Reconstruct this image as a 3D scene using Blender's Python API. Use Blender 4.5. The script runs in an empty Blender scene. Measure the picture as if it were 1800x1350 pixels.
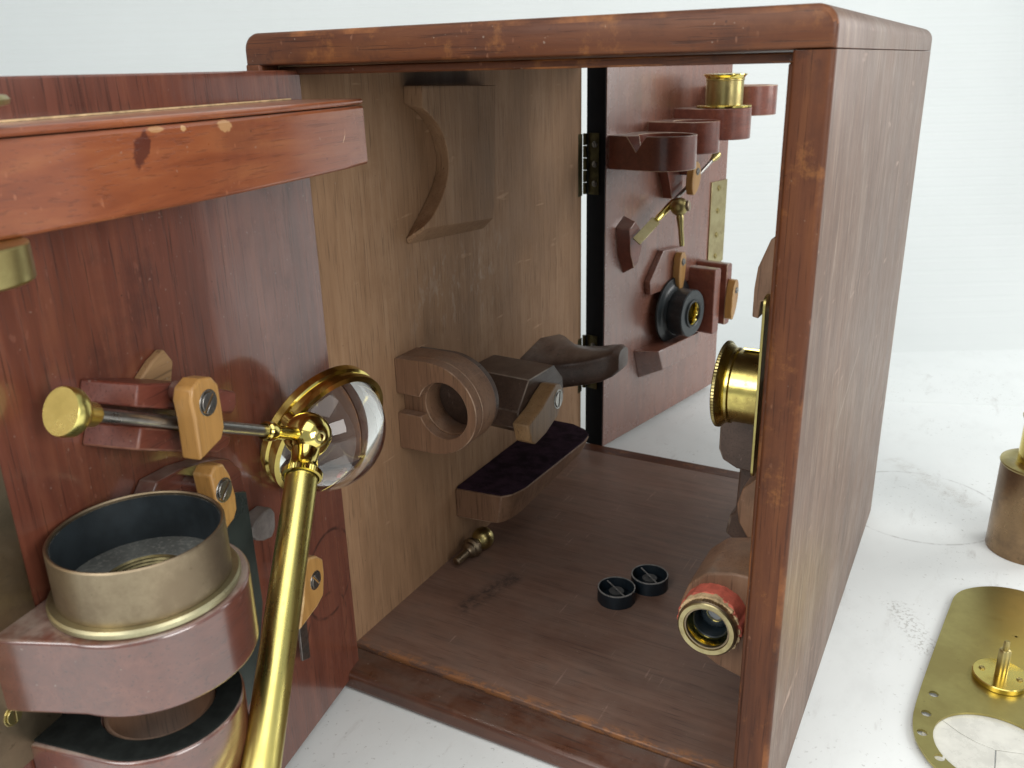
import bpy, bmesh, math, random
from mathutils import Matrix, Vector
random.seed(7)
sc = bpy.context.scene
col = sc.collection
R_ = math.radians
PI = math.pi

# ------------------------------------------------------------ camera, world, lamps, exposure
cam_d = bpy.data.cameras.new('camera')
cam = bpy.data.objects.new('camera', cam_d); col.objects.link(cam); sc.camera = cam
yaw, pit, rol = R_(29.149), R_(-19.990), R_(-1.484)
fw = Vector((-math.sin(yaw) * math.cos(pit), math.cos(yaw) * math.cos(pit), math.sin(pit)))
rt = fw.cross(Vector((0, 0, 1))).normalized(); up = rt.cross(fw)
r2 = math.cos(rol) * rt + math.sin(rol) * up; u2 = -math.sin(rol) * rt + math.cos(rol) * up
CAM = Vector((.3129, -.31654, .33902))
cam.matrix_world = Matrix(((r2.x, u2.x, -fw.x, CAM.x), (r2.y, u2.y, -fw.y, CAM.y), (r2.z, u2.z, -fw.z, CAM.z), (0, 0, 0, 1)))
cam_d.sensor_width = 36; cam_d.lens = 36 * 1533.8 / 1800
cam_d.clip_start = .01; cam_d.clip_end = 50
cam_d.dof.use_dof = True; cam_d.dof.focus_distance = .47; cam_d.dof.aperture_fstop = 24

world = bpy.data.worlds.new('World'); sc.world = world; world.use_nodes = True
bg = world.node_tree.nodes['Background']
bg.inputs[0].default_value = (.90, .97, 1.0, 1); bg.inputs[1].default_value = .40

def lamp(name, loc, target, sx, sy, power, color=(1, .98, .95)):
    d = bpy.data.lights.new(name, 'AREA'); d.shape = 'RECTANGLE'; d.size = sx; d.size_y = sy
    d.energy = power; d.color = color
    o = bpy.data.objects.new(name, d); col.objects.link(o)
    o.location = loc
    o.rotation_euler = (Vector(target) - Vector(loc)).to_track_quat('-Z', 'Y').to_euler()
    return o
lamp('softbox_overhead', (.32, -.42, 1.35), (.2, .0, 0), 1.5, 1.0, 10)
lamp('softbox_front', (-.02, -1.20, .85), (.12, -.1, .08), .7, .6, 9)
lamp('softbox_right', (1.20, -.42, .55), (.06, -.08, .08), .6, .5, 8)
lamp('softbox_rear', (.86, .80, .50), (.0, .25, .17), .45, .45, 4.0)

sc.render.engine = 'CYCLES'
sc.cycles.max_bounces = 7; sc.cycles.diffuse_bounces = 3; sc.cycles.glossy_bounces = 3; sc.cycles.transmission_bounces = 8
sc.view_settings.view_transform = 'Standard'; sc.view_settings.look = 'None'
sc.view_settings.exposure = -0.06; sc.view_settings.gamma = 1

# ------------------------------------------------------------ material helpers
class NT:
    def __init__(s, name):
        s.m = bpy.data.materials.new(name); s.m.use_nodes = True
        s.t = s.m.node_tree; s.n = s.t.nodes; s.b = s.n['Principled BSDF']
        s.tc = s.n.new('ShaderNodeTexCoord')
    def lk(s, a, b): s.t.links.new(a, b)
    def put(s, sock, v):
        if hasattr(v, 'links') or hasattr(v, 'is_linked'): s.lk(v, sock)
        else: sock.default_value = v
    def mapping(s, scale=(1, 1, 1), rot=(0, 0, 0), loc=(0, 0, 0)):
        n = s.n.new('ShaderNodeMapping'); n.inputs['Scale'].default_value = scale
        n.inputs['Rotation'].default_value = rot; n.inputs['Location'].default_value = loc
        s.lk(s.tc.outputs['Object'], n.inputs['Vector']); return n.outputs[0]
    def noise(s, vec, scale, detail=4, rough=.55, dist=0):
        n = s.n.new('ShaderNodeTexNoise'); s.lk(vec, n.inputs['Vector'])
        n.inputs['Scale'].default_value = scale; n.inputs['Detail'].default_value = detail
        n.inputs['Roughness'].default_value = rough; n.inputs['Distortion'].default_value = dist
        return n.outputs[0]
    def ramp(s, v, stops):
        n = s.n.new('ShaderNodeValToRGB'); s.lk(v, n.inputs[0]); e = n.color_ramp.elements
        while len(e) < len(stops): e.new(.5)
        for i, (p, c) in enumerate(stops):
            e[i].position = p; e[i].color = c if len(c) == 4 else (*c, 1)
        return n.outputs[0]
    def step(s, v, a, b, lo=0., hi=1.):
        n = s.n.new('ShaderNodeMapRange'); s.put(n.inputs[0], v)
        n.interpolation_type = 'SMOOTHSTEP'
        n.inputs[1].default_value = a; n.inputs[2].default_value = b; n.inputs[3].default_value = lo; n.inputs[4].default_value = hi
        return n.outputs[0]
    def math(s, op, a, b=0.):
        n = s.n.new('ShaderNodeMath'); n.operation = op; s.put(n.inputs[0], a); s.put(n.inputs[1], b); return n.outputs[0]
    def mix(s, f, a, b, mode='MIX'):
        n = s.n.new('ShaderNodeMix'); n.data_type = 'RGBA'; n.blend_type = mode
        s.put(n.inputs[0], f)
        for k, v in ((6, a), (7, b)):
            if isinstance(v, (tuple, list)): n.inputs[k].default_value = (*v, 1) if len(v) == 3 else v
            else: s.lk(v, n.inputs[k])
        return n.outputs[2]
    def bump(s, h, strength, dist=.001, prev=None):
        n = s.n.new('ShaderNodeBump'); n.inputs['Strength'].default_value = strength
        n.inputs['Distance'].default_value = dist; s.lk(h, n.inputs['Height'])
        if prev is not None: s.lk(prev, n.inputs['Normal'])
        return n.outputs[0]
    def edge(s, radius, lo=.02, hi=.25):
        b = s.n.new('ShaderNodeBevel'); b.samples = 4; b.inputs[0].default_value = radius
        g = s.n.new('ShaderNodeNewGeometry')
        d = s.n.new('ShaderNodeVectorMath'); d.operation = 'DOT_PRODUCT'
        s.lk(b.outputs[0], d.inputs[0]); s.lk(g.outputs['Normal'], d.inputs[1])
        return s.step(s.math('SUBTRACT', 1., d.outputs['Value']), lo, hi)
    def upness(s, lo=.6, hi=.95):
        g = s.n.new('ShaderNodeNewGeometry'); x = s.n.new('ShaderNodeSeparateXYZ'); s.lk(g.outputs['Normal'], x.inputs[0])
        return s.step(x.outputs[2], lo, hi)
    def ringmark(s, c, r, w, axes='xy'):
        x = s.n.new('ShaderNodeSeparateXYZ'); s.lk(s.tc.outputs['Object'], x.inputs[0])
        i, j = 'xyz'.index(axes[0]), 'xyz'.index(axes[1])
        a = s.math('SUBTRACT', x.outputs[i], c[0]); b = s.math('SUBTRACT', x.outputs[j], c[1])
        d = s.math('SQRT', s.math('ADD', s.math('MULTIPLY', a, a), s.math('MULTIPLY', b, b)))
        return s.step(s.math('ABSOLUTE', s.math('SUBTRACT', d, r)), w, 0.)
    def linemark(s, p0, p1, w, axes='xy'):
        x = s.n.new('ShaderNodeSeparateXYZ'); s.lk(s.tc.outputs['Object'], x.inputs[0])
        i, j = 'xyz'.index(axes[0]), 'xyz'.index(axes[1])
        dx, dy = p1[0] - p0[0], p1[1] - p0[1]; L = math.hypot(dx, dy); dx /= L; dy /= L
        a = s.math('SUBTRACT', x.outputs[i], p0[0]); b = s.math('SUBTRACT', x.outputs[j], p0[1])
        al = s.math('ADD', s.math('MULTIPLY', a, dx), s.math('MULTIPLY', b, dy))
        ac = s.math('ABSOLUTE', s.math('SUBTRACT', s.math('MULTIPLY', a, dy), s.math('MULTIPLY', b, dx)))
        m = s.math('MULTIPLY', s.step(al, -.002, .004), s.step(al, L + .002, L - .004))
        return s.math('MULTIPLY', m, s.step(ac, w, w * .2))

def wood(name, dark, mid, light, axis='z', rough=.38, coat=.35, coat_r=.12, wear=0., wear_col=(.45, .2, .07), wear_r=.002,
         dust=0., scratch=.25, patch=.5, patch_col=None, pores=.55, bump=.25, extra=None, seed=0., worn=False, coat_ior=1.5, spec=.4):
    t = NT(name)
    ax = 'xyz'.index(axis)
    def sv(along, across):
        v = [across] * 3; v[ax] = along; return tuple(v)
    off = (seed * .37, seed * .71, seed * .53)
    iso = t.mapping((1, 1, 1), loc=off)
    g1 = t.noise(t.mapping(sv(.07, 1), loc=off), 170, 4, .62, .6)
    g2 = t.noise(t.mapping(sv(.22, 1), loc=off), 28, 3, .55, .3)
    fine = t.noise(t.mapping(sv(.03, 1), loc=off), 1150, 2, .65)
    big = t.noise(iso, 40, 5, .68)
    v = t.math('ADD', t.math('MULTIPLY', g1, .5), t.math('MULTIPLY', g2, .5))
    c = t.ramp(v, [(.30, dark), (.50, mid), (.70, light)])
    pc = patch_col or tuple(x * .45 for x in dark)
    c = t.mix(t.math('MULTIPLY', t.step(t.math('ADD', t.math('MULTIPLY', big, .45), t.math('MULTIPLY', g2, .55)), .50, .66), patch), c, pc)
    pore = t.step(fine, .57, .66)
    c = t.mix(t.math('MULTIPLY', pore, pores), c, tuple(x * .45 for x in dark))
    # scuffs, scratches, specks and knocks
    s1 = t.noise(t.mapping((1, .06, .5), rot=(.5, .9, .4), loc=off), 420, 1, .5)
    sm = t.math('MULTIPLY', t.step(s1, .68, .74), t.step(big, .5, .62))
    c = t.mix(t.math('MULTIPLY', sm, scratch), c, tuple(min(1, x * 1.6 + .06) for x in light))
    spk = t.noise(iso, 520, 1, .5)
    c = t.mix(t.math('MULTIPLY', t.step(spk, .765, .795), .3), c, (.42, .36, .30))
    c = t.mix(t.math('MULTIPLY', t.step(spk, .225, .18), .6), c, tuple(x * .25 for x in dark))
    if worn:
        wn = t.math('ADD', t.math('MULTIPLY', t.noise(iso, 13, 2, .6), .6), t.math('MULTIPLY', big, .4))
        c = t.mix(t.step(wn, .60 - .2 * wear, .76 - .2 * wear), c, wear_col)
    if dust:
        dm = t.math('MULTIPLY', t.upness(), t.step(big, .3, .7))
        c = t.mix(t.math('MULTIPLY', dm, dust), c, (.42, .37, .32))
    if extra: c = extra(t, c)
    t.lk(c, t.b.inputs['Base Color'])
    t.lk(t.math('ADD', t.math('MULTIPLY', big, .35), rough - .17), t.b.inputs['Roughness'])
    t.b.inputs['Specular IOR Level'].default_value = spec
    t.b.inputs['Coat Weight'].default_value = coat; t.b.inputs['Coat IOR'].default_value = coat_ior
    t.lk(t.math('ADD', t.math('MULTIPLY', big, .12), coat_r - .05), t.b.inputs['Coat Roughness'])
    h = t.math('ADD', t.math('MULTIPLY', g1, .5), t.math('MULTIPLY', pore, -.5))
    nb = t.bump(h, bump, .0006)
    t.lk(nb, t.b.inputs['Normal'])
    cb = t.bump(g2, .10, .002)
    t.lk(cb, t.b.inputs['Coat Normal'])
    return t.m

def wood2(key, name, *a, **k):
    """the wood and, for its rubbed edges, the same wood with the finish worn through"""
    M[key] = wood(name, *a, **k)
    M[key + '/worn'] = wood(name + '_rubbed', *a, worn=True, **k)

def metal(name, c1, c2, r1=.16, r2=.38, thr=.5, scale=45, spots=.3, brushed=None, spot_col=(.08, .06, .03), metallic=1.):
    t = NT(name)
    n = t.noise(t.mapping(), scale, 6, .68)
    f = t.step(n, thr - .12, thr + .12)
    c = t.mix(f, c1, c2)
    s = t.noise(t.mapping(), 330, 3, .6)
    c = t.mix(t.math('MULTIPLY', t.step(s, .66, .74), spots), c, spot_col)
    t.lk(c, t.b.inputs['Base Color']); t.b.inputs['Metallic'].default_value = metallic
    fine = t.noise(t.mapping(brushed or (1, 1, 1)), 900 if brushed else 260, 3)
    rr = t.math('ADD', t.step(n, thr - .2, thr + .2, r1, r2), t.math('MULTIPLY', t.math('SUBTRACT', fine, .5), .12))
    t.lk(rr, t.b.inputs['Roughness'])
    t.lk(t.bump(fine, .06 if brushed else .025, .0004), t.b.inputs['Normal'])
    return t.m

def plain(name, c, rough=.5, var=.25, scale=70, bump=.1, spec=.5, dust=0.):
    t = NT(name)
    n = t.noise(t.mapping(), scale, 5, .65)
    cc = t.mix(t.step(n, .3, .7), tuple(x * (1 - var) for x in c), tuple(min(1, x * (1 + var)) for x in c))
    if dust:
        dn = t.noise(t.mapping(), 700, 4, .7)
        cc = t.mix(t.math('MULTIPLY', t.math('MULTIPLY', t.step(dn, .5, .68), t.upness(.3, .9)), dust), cc, (.45, .43, .39))
    t.lk(cc, t.b.inputs['Base Color'])
    t.lk(t.math('ADD', t.math('MULTIPLY', n, .2), rough - .1), t.b.inputs['Roughness'])
    t.b.inputs['Specular IOR Level'].default_value = spec
    t.lk(t.bump(t.noise(t.mapping(), 700, 3), bump, .0004), t.b.inputs['Normal'])
    return t.m

M = {}
def shelf_marks(t, c):
    x = t.n.new('ShaderNodeSeparateXYZ'); t.lk(t.tc.outputs['Object'], x.inputs[0])
    nz_ = t.noise(t.mapping(), 330, 3, .6)
    def spot(s0, z0, rs, rz, col, f, c, lean=0.):
        a = t.math('SUBTRACT', x.outputs[0], s0); b = t.math('SUBTRACT', x.outputs[2], z0)
        a = t.math('ADD', a, t.math('MULTIPLY', b, lean))
        a = t.math('DIVIDE', a, rs); b = t.math('DIVIDE', b, rz)
        d = t.math('ADD', t.math('ADD', t.math('MULTIPLY', a, a), t.math('MULTIPLY', b, b)), t.math('MULTIPLY', t.math('SUBTRACT', nz_, .5), 2.6))
        return t.mix(t.math('MULTIPLY', t.step(d, 1., .55), f), c, col)
    c = spot(.1500, .3178, .0034, .0060, (.07, .016, .012), .8, c, .35)
    c = spot(.1105, .3223, .0042, .0022, (.52, .29, .13), .85, c)
    c = spot(.1430, .3232, .0038, .0011, (.52, .29, .13), .75, c)
    c = spot(.1310, .3228, .0016, .0010, (.62, .38, .18), .8, c)
    c = spot(.0300, .3115, .0005, .0022, (.60, .36, .20), .8, c, .8)
    return c
def door_marks(t, c):
    a = t.math('MULTIPLY', t.ringmark((.021, .083), .0245, .0016, 'xz'), t.step(t.noise(t.mapping(), 60, 3), .40, .55))
    b = t.math('MULTIPLY', t.ringmark((.030, .052), .0215, .0014, 'xz'), t.step(t.noise(t.mapping(), 45, 3), .48, .6))
    return t.mix(t.math('MULTIPLY', t.math('MAXIMUM', a, b), .75), c, (.02, .006, .005))
def wall_marks(t, c):
    n = t.noise(t.mapping((1, 1, .5)), 110, 5, .7)
    x = t.n.new('ShaderNodeSeparateXYZ'); t.lk(t.tc.outputs['Object'], x.inputs[0])
    blob = t.math('MULTIPLY', t.step(t.math('ABSOLUTE', t.math('SUBTRACT', x.outputs[1], .165)), .085, .02),
                  t.step(t.math('ABSOLUTE', t.math('SUBTRACT', x.outputs[2], .205)), .04, .008))
    c = t.mix(t.math('MULTIPLY', t.math('MULTIPLY', blob, t.step(n, .50, .68)), .45), c, (.54, .45, .36))
    cl = t.noise(t.mapping((1, 1, .45)), 13, 4, .6)
    c = t.mix(t.math('MULTIPLY', t.step(cl, .46, .66), .5), c, (.20, .112, .058))
    # dark patch above the upper cradle, up to the top of the wall
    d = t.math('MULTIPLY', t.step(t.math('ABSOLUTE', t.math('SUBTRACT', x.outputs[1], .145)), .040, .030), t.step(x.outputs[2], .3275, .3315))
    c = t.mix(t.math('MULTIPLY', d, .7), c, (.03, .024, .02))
    return c
def floor_marks(t, c):
    n = t.noise(t.mapping((1, 1, 1)), 160, 5, .7)
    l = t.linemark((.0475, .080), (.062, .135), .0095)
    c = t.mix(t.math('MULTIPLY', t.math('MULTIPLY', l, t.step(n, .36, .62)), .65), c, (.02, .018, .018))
    x = t.n.new('ShaderNodeSeparateXYZ'); t.lk(t.tc.outputs['Object'], x.inputs[0])
    fr = t.math('MULTIPLY', t.step(x.outputs[1], .0325, .0255), t.step(t.noise(t.mapping((.6, 1, 1)), 150, 5, .7), .46, .6))
    c = t.mix(t.math('MULTIPLY', fr, .7), c, (.40, .17, .06))
    return c
def frame_marks(t, c):
    n = t.noise(t.mapping(), 42, 6, .72)
    c = t.mix(t.math('MULTIPLY', t.step(n, .54, .68), .55), c, (.27, .105, .028))
    return t.mix(t.math('MULTIPLY', t.step(n, .42, .30), .6), c, (.035, .012, .007))
def side_marks(t, c):
    l1 = t.linemark((.075, .205), (.155, .262), .0006, 'yz')
    l2 = t.linemark((.10, .17), (.16, .195), .0005, 'yz')
    c = t.mix(t.math('MULTIPLY', l1, .8), c, (.04, .02, .015))
    c = t.mix(t.math('MULTIPLY', l2, .6), c, (.62, .55, .47))
    n = t.noise(t.mapping((1, 1, .08)), 130, 5, .7)
    c = t.mix(t.math('MULTIPLY', t.step(n, .55, .68), .25), c, (.40, .30, .23))
    b1 = t.noise(t.mapping((1, 1, .5)), 15, 5, .65)
    c = t.mix(t.math('MULTIPLY', t.step(b1, .50, .66), .35), c, (.155, .088, .058))
    c = t.mix(t.math('MULTIPLY', t.step(b1, .46, .32), .35), c, (.27, .21, .165))
    n2 = t.noise(t.mapping((1, 1, .05)), 620, 3, .65)
    c = t.mix(t.math('MULTIPLY', t.step(n2, .58, .68), .45), c, (.44, .36, .29))
    return t.mix(t.math('MULTIPLY', t.step(n2, .38, .30), .6), c, (.05, .028, .02))

wood2('frame', 'mahogany_frame', (.050, .014, .005), (.098, .030, .0105), (.160, .056, .018), 'z', .50, .05, .25, spec=.25, wear=.45, wear_col=(.26, .095, .03), wear_r=.004, patch=.55, patch_col=(.03, .011, .008), scratch=.35, extra=frame_marks)
wood2('frame_x', 'mahogany_frame_across', (.050, .014, .005), (.098, .030, .0105), (.160, .056, .018), 'x', .48, .08, .25, spec=.3, wear=.6, wear_col=(.32, .12, .036), wear_r=.004, patch=.55, patch_col=(.03, .011, .008), scratch=.35, seed=3, extra=frame_marks)
wood2('rail', 'dark_front_rail', (.045, .014, .007), (.085, .028, .013), (.13, .048, .022), 'x', .42, .5, .28, wear=.25, wear_col=(.16, .06, .03), patch=.5, scratch=.5, seed=6, dust=.15)
wood2('side', 'weathered_mahogany_side', (.100, .054, .035), (.150, .089, .061), (.22, .140, .100), 'z', .52, .25, .34, wear=.3, wear_col=(.5, .4, .32), scratch=.7, patch=.25, patch_col=(.16, .085, .055), extra=side_marks, bump=.5, seed=5)
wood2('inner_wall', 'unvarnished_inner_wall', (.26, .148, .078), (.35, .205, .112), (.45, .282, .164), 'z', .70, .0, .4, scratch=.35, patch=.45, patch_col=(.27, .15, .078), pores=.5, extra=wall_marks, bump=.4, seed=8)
wood2('floor', 'worn_case_floor', (.115, .062, .044), (.185, .103, .073), (.245, .146, .106), 'x', .52, .15, .35, scratch=.35, patch=.45, patch_col=(.075, .045, .035), extra=floor_marks, dust=.10, seed=11)
wood2('door', 'polished_mahogany_door', (.085, .024, .014), (.165, .050, .029), (.25, .088, .048), 'z', .36, .7, .13, wear=.5, wear_col=(.35, .15, .07), patch=.6, patch_col=(.045, .014, .011), extra=door_marks, scratch=.18, seed=13, coat_ior=1.9)
wood2('door_rear', 'mahogany_rear_door', (.150, .054, .034), (.225, .086, .054), (.31, .128, .080), 'z', .38, .7, .26, wear=.3, patch=.3, patch_col=(.13, .04, .026), scratch=.15, seed=17, coat_ior=2.3)
wood2('shelf', 'orange_mahogany_shelf', (.17, .042, .018), (.28, .080, .031), (.37, .130, .050), 'x', .33, .6, .12, wear=.2, wear_col=(.40, .18, .08), wear_r=.0015, patch=.5, patch_col=(.15, .035, .016), scratch=.3, pores=.3, dust=.35, extra=shelf_marks, seed=19, coat_ior=1.9)
wood2('holder', 'mahogany_holder', (.07, .020, .012), (.115, .034, .021), (.18, .060, .036), 'x', .38, .75, .18, wear=.3, wear_col=(.46, .20, .10), patch=.4, scratch=.25, dust=.6, seed=23, coat_ior=2.1)
wood2('clip', 'dark_red_clip', (.085, .022, .014), (.145, .036, .022), (.20, .06, .036), 'x', .42, .2, .3, wear=.6, wear_col=(.30, .14, .09), patch=.5, scratch=.3, seed=25)
wood2('residue', 'rubbed_residue', (.26, .15, .07), (.36, .215, .10), (.44, .28, .145), 'x', .6, .0, .25, scratch=.2, seed=26)
wood2('holder_rear', 'dark_mahogany_holder', (.12, .034, .022), (.19, .056, .034), (.27, .088, .054), 'x', .36, .6, .14, wear=.9, wear_col=(.52, .36, .25), patch=.4, scratch=.2, dust=.8, seed=27)
wood2('block', 'brown_inner_block', (.15, .078, .044), (.235, .128, .074), (.31, .185, .112), 'z', .58, .1, .3, wear=.6, wear_col=(.55, .40, .28), wear_r=.001, patch=.45, scratch=.3, dust=.25, seed=29)
wood2('block_dark', 'dark_inner_block', (.058, .034, .024), (.095, .057, .041), (.14, .088, .065), 'y', .50, .3, .25, wear=.6, wear_col=(.46, .38, .31), wear_r=.0012, patch=.45, scratch=.45, dust=.25, seed=31)
wood2('boxwood', 'yellow_boxwood', (.30, .150, .042), (.43, .225, .066), (.52, .295, .096), 'z', .40, .4, .2, wear=.5, wear_col=(.75, .55, .28), wear_r=.0007, patch=.3, patch_col=(.32, .17, .06), scratch=.2, pores=.25, seed=37)
wood2('boxwood_dull', 'dull_boxwood', (.26, .15, .07), (.36, .215, .10), (.44, .28, .145), 'z', .45, .3, .25, wear=.5, wear_col=(.60, .5, .38), wear_r=.0007, patch=.4, scratch=.2, seed=41)
M['edge'] = plain('shade_black_edge', (.004, .0035, .0045), .7, .3, spec=.15)  # near-black, puts the shade of the rear door's hinge edge into colour
M['felt'] = plain('dark_purple_cloth', (.030, .016, .026), .9, .5, 120, .6, .1)
M['pad'] = plain('black_baize_pad', (.012, .014, .013), .9, .3, 150, .5, .1)
M['brass'] = metal('polished_brass', (.80, .66, .20), (.64, .50, .14), .10, .24, .55, 30, .25)
M['brass_tube'] = metal('drawn_brass_tube', (.84, .73, .24), (.72, .62, .19), .26, .36, .55, 26, .25, brushed=(1, 1, .02))
M['thread'] = metal('dark_thread_brass', (.17, .145, .075), (.10, .085, .045), .3, .45, .5, 90, .3)
M['brass_brown'] = metal('brown_lacquered_brass', (.31, .205, .115), (.20, .135, .085), .26, .40, .5, 30, .35)
M['brass_aged'] = metal('aged_drum_brass', (.72, .60, .18), (.42, .33, .11), .14, .34, .48, 40, .45)
M['brass_dull'] = metal('dull_brass', (.48, .40, .17), (.34, .275, .115), .28, .42, .5, 40, .35)
M['brass_old'] = metal('tarnished_brass', (.32, .255, .17), (.235, .18, .12), .36, .52, .5, 36, .4)
M['brass_plate'] = metal('lacquered_brass_plate', (.47, .405, .155), (.37, .31, .115), .30, .42, .5, 15, .3, brushed=(.02, 1, 1))
M['brass_pale'] = metal('dusty_pale_brass', (.50, .47, .30), (.40, .36, .22), .38, .5, .5, 50, .3)
M['hinge'] = metal('dark_hinge_brass', (.10, .085, .04), (.05, .042, .022), .4, .55, .5, 80, .4)
M['lock_brass'] = metal('pale_brass_lock_plate', (.50, .43, .23), (.38, .31, .16), .30, .42, .5, 60, .4)
M['steel'] = metal('steel', (.50, .49, .46), (.34, .33, .31), .25, .4, .5, 60, .3, spot_col=(.06, .04, .03))
M['steel_dark'] = metal('dark_steel_screw', (.36, .35, .33), (.20, .195, .185), .28, .45, .5, 160, .4, spot_col=(.03, .02, .02))
M['black_metal'] = plain('black_lacquered_metal', (.022, .028, .031), .32, .35, 60, .05, .5, dust=.18)
M['black_inside'] = plain('blackened_inside', (.016, .022, .026), .55, .35, 50, .1, .4, dust=.30)
M['black_dusty'] = plain('dusty_blackened_brass', (.10, .105, .098), .6, .3, 60, .15, .4, dust=.25)
M['black_ring'] = plain('black_ring_lacquer', (.010, .017, .024), .42, .3, 90, .05, .5)
M['ring_stop'] = plain('grey_centre_stop', (.055, .058, .06), .5, .3)
M['ring_bar'] = plain('worn_ring_edge', (.20, .20, .195), .4, .45, 150)
M['dark_plate'] = plain('dark_green_slide', (.030, .040, .036), .30, .25, 40, .04)
M['grey_horn'] = plain('grey_plate', (.16, .14, .13), .45, .3, 120, .2)
M['red_card'] = plain('red_leather_wrap', (.52, .125, .085), .7, .35, 90, .5, .3)
M['cork'] = plain('torn_card_edge', (.60, .44, .25), .8, .35, 200, .6, .2)
M['opal'] = plain('cracked_opal_glass', (.66, .66, .60), .28, .12, 60, .04)
M['shadow_gap'] = plain('dark_recess', (.02, .015, .013), .8)
gl = NT('lens_glass'); gl.b.inputs['Base Color'].default_value = (.97, 1, .985, 1); gl.b.inputs['Roughness'].default_value = .0
gl.b.inputs['Transmission Weight'].default_value = 1; gl.b.inputs['IOR'].default_value = 1.5; M['glass'] = gl.m
g2 = NT('eyepiece_glass'); g2.b.inputs['Base Color'].default_value = (.025, .035, .045, 1); g2.b.inputs['Coat Weight'].default_value = 1; g2.b.inputs['Coat IOR'].default_value = 1.9; g2.b.inputs['Roughness'].default_value = .03; M['eye_glass'] = g2.m

def table_mat():
    t = NT('white_table_sheet')
    n = t.noise(t.mapping(), 5, 4, .6)
    c = t.mix(t.step(n, .3, .7), (.78, .815, .81), (.83, .865, .86))
    # handling dirt: specks, faint smears, an old ring and a serrated scuff
    sp = t.noise(t.mapping(), 260, 3, .6)
    area = t.step(t.noise(t.mapping(), 11, 4, .65), .44, .62)
    cld = t.noise(t.mapping((1, .5, 1), rot=(0, 0, .5)), 26, 5, .7)
    c = t.mix(t.math('MULTIPLY', t.step(cld, .50, .72), .22), c, (.60, .615, .61))
    c = t.mix(t.math('MULTIPLY', t.math('MULTIPLY', t.step(sp, .63, .68), area), .6), c, (.38, .38, .36))
    sm = t.noise(t.mapping((1, .25, 1), rot=(0, 0, .7)), 60, 5, .75)
    c = t.mix(t.math('MULTIPLY', t.math('MULTIPLY', t.step(sm, .55, .72), area), .6), c, (.52, .52, .50))
    rn = t.step(t.noise(t.mapping(), 90, 5, .7), .35, .6)
    ring = t.math('MULTIPLY', t.ringmark((.292, .385), .062, .0016), rn)
    c = t.mix(t.math('MULTIPLY', ring, .65), c, (.40, .40, .39))
    w = t.n.new('ShaderNodeTexWave'); w.inputs['Scale'].default_value = 150; w.inputs['Distortion'].default_value = 5
    t.lk(t.mapping(rot=(0, 0, 1.25)), w.inputs['Vector'])
    ser = t.math('MULTIPLY', t.linemark((.262, .470), (.332, .400), .014), t.math('MULTIPLY', t.step(w.outputs[1], .45, .8), rn))
    c = t.mix(t.math('MULTIPLY', ser, .62), c, (.44, .42, .38))
    ser2 = t.math('MULTIPLY', t.linemark((.290, .235), (.318, .185), .012), t.step(t.noise(t.mapping(), 420, 3), .5, .62))
    c = t.mix(t.math('MULTIPLY', ser2, .65), c, (.42, .42, .40))
    t.lk(c, t.b.inputs['Base Color'])
    t.b.inputs['Roughness'].default_value = .55; t.b.inputs['Specular IOR Level'].default_value = .3
    cr = t.math('ADD', t.linemark((.10, .66), (.55, 1.40), .004), t.math('MULTIPLY', t.linemark((.20, .60), (.60, .74), .004), .25))
    b1 = t.bump(cr, .35, .004)
    b2 = t.bump(t.noise(t.mapping(), 9, 3), .12, .02, b1)
    t.lk(b2, t.b.inputs['Normal'])
    return t.m
M['table'] = table_mat()
def back_mat():
    t = NT('white_ribbed_backdrop')
    x = t.n.new('ShaderNodeSeparateXYZ'); t.lk(t.tc.outputs['Object'], x.inputs[0])
    wv = t.math('SINE', t.math('MULTIPLY', x.outputs[2], 2 * PI / .0125))
    n = t.noise(t.mapping((1, 1, 1)), 7, 4, .6)
    t.lk(t.mix(n, (.72, .755, .75), (.78, .815, .81)), t.b.inputs['Base Color'])
    t.b.inputs['Roughness'].default_value = .6
    t.lk(t.bump(t.step(wv, .5, 1.), .22, .0010), t.b.inputs['Normal'])
    return t.m
M['backdrop'] = back_mat()

# ------------------------------------------------------------ mesh helpers
WM = {}
def shelf_marks(t, c):
    x = t.n.new('ShaderNodeSeparateXYZ'); t.lk(t.tc.outputs['Object'], x.inputs[0])
    nz_ = t.noise(t.mapping(), 330, 3, .6)
    def spot(s0, z0, rs, rz, col, f, c, lean=0.):
        a = t.math('SUBTRACT', x.outputs[0], s0); b = t.math('SUBTRACT', x.outputs[2], z0)
        a = t.math('ADD', a, t.math('MULTIPLY', b, lean))
        a = t.math('DIVIDE', a, rs); b = t.math('DIVIDE', b, rz)
        d = t.math('ADD', t.math('ADD', t.math('MULTIPLY', a, a), t.math('MULTIPLY', b, b)), t.math('MULTIPLY', t.math('SUBTRACT', nz_, .5), 2.6))
        return t.mix(t.math('MULTIPLY', t.step(d, 1., .55), f), c, col)
    c = spot(.1500, .3178, .0034, .0060, (.07, .016, .012), .8, c, .35)
    c = spot(.1105, .3223, .0042, .0022, (.52, .29, .13), .85, c)
    c = spot(.1430, .3232, .0038, .0011, (.52, .29, .13), .75, c)
    c = spot(.1310, .3228, .0016, .0010, (.62, .38, .18), .8, c)
    c = spot(.0300, .3115, .0005, .0022, (.60, .36, .20), .8, c, .8)
    return c
I4 = Matrix.Identity(4)
def link(o, parent, Mw):
    col.objects.link(o)
    if parent is not None:
        o.parent = parent; o.matrix_parent_inverse = WM[parent].inverted()
    o.matrix_basis = Mw; WM[o] = Mw.copy()
    return o
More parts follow.
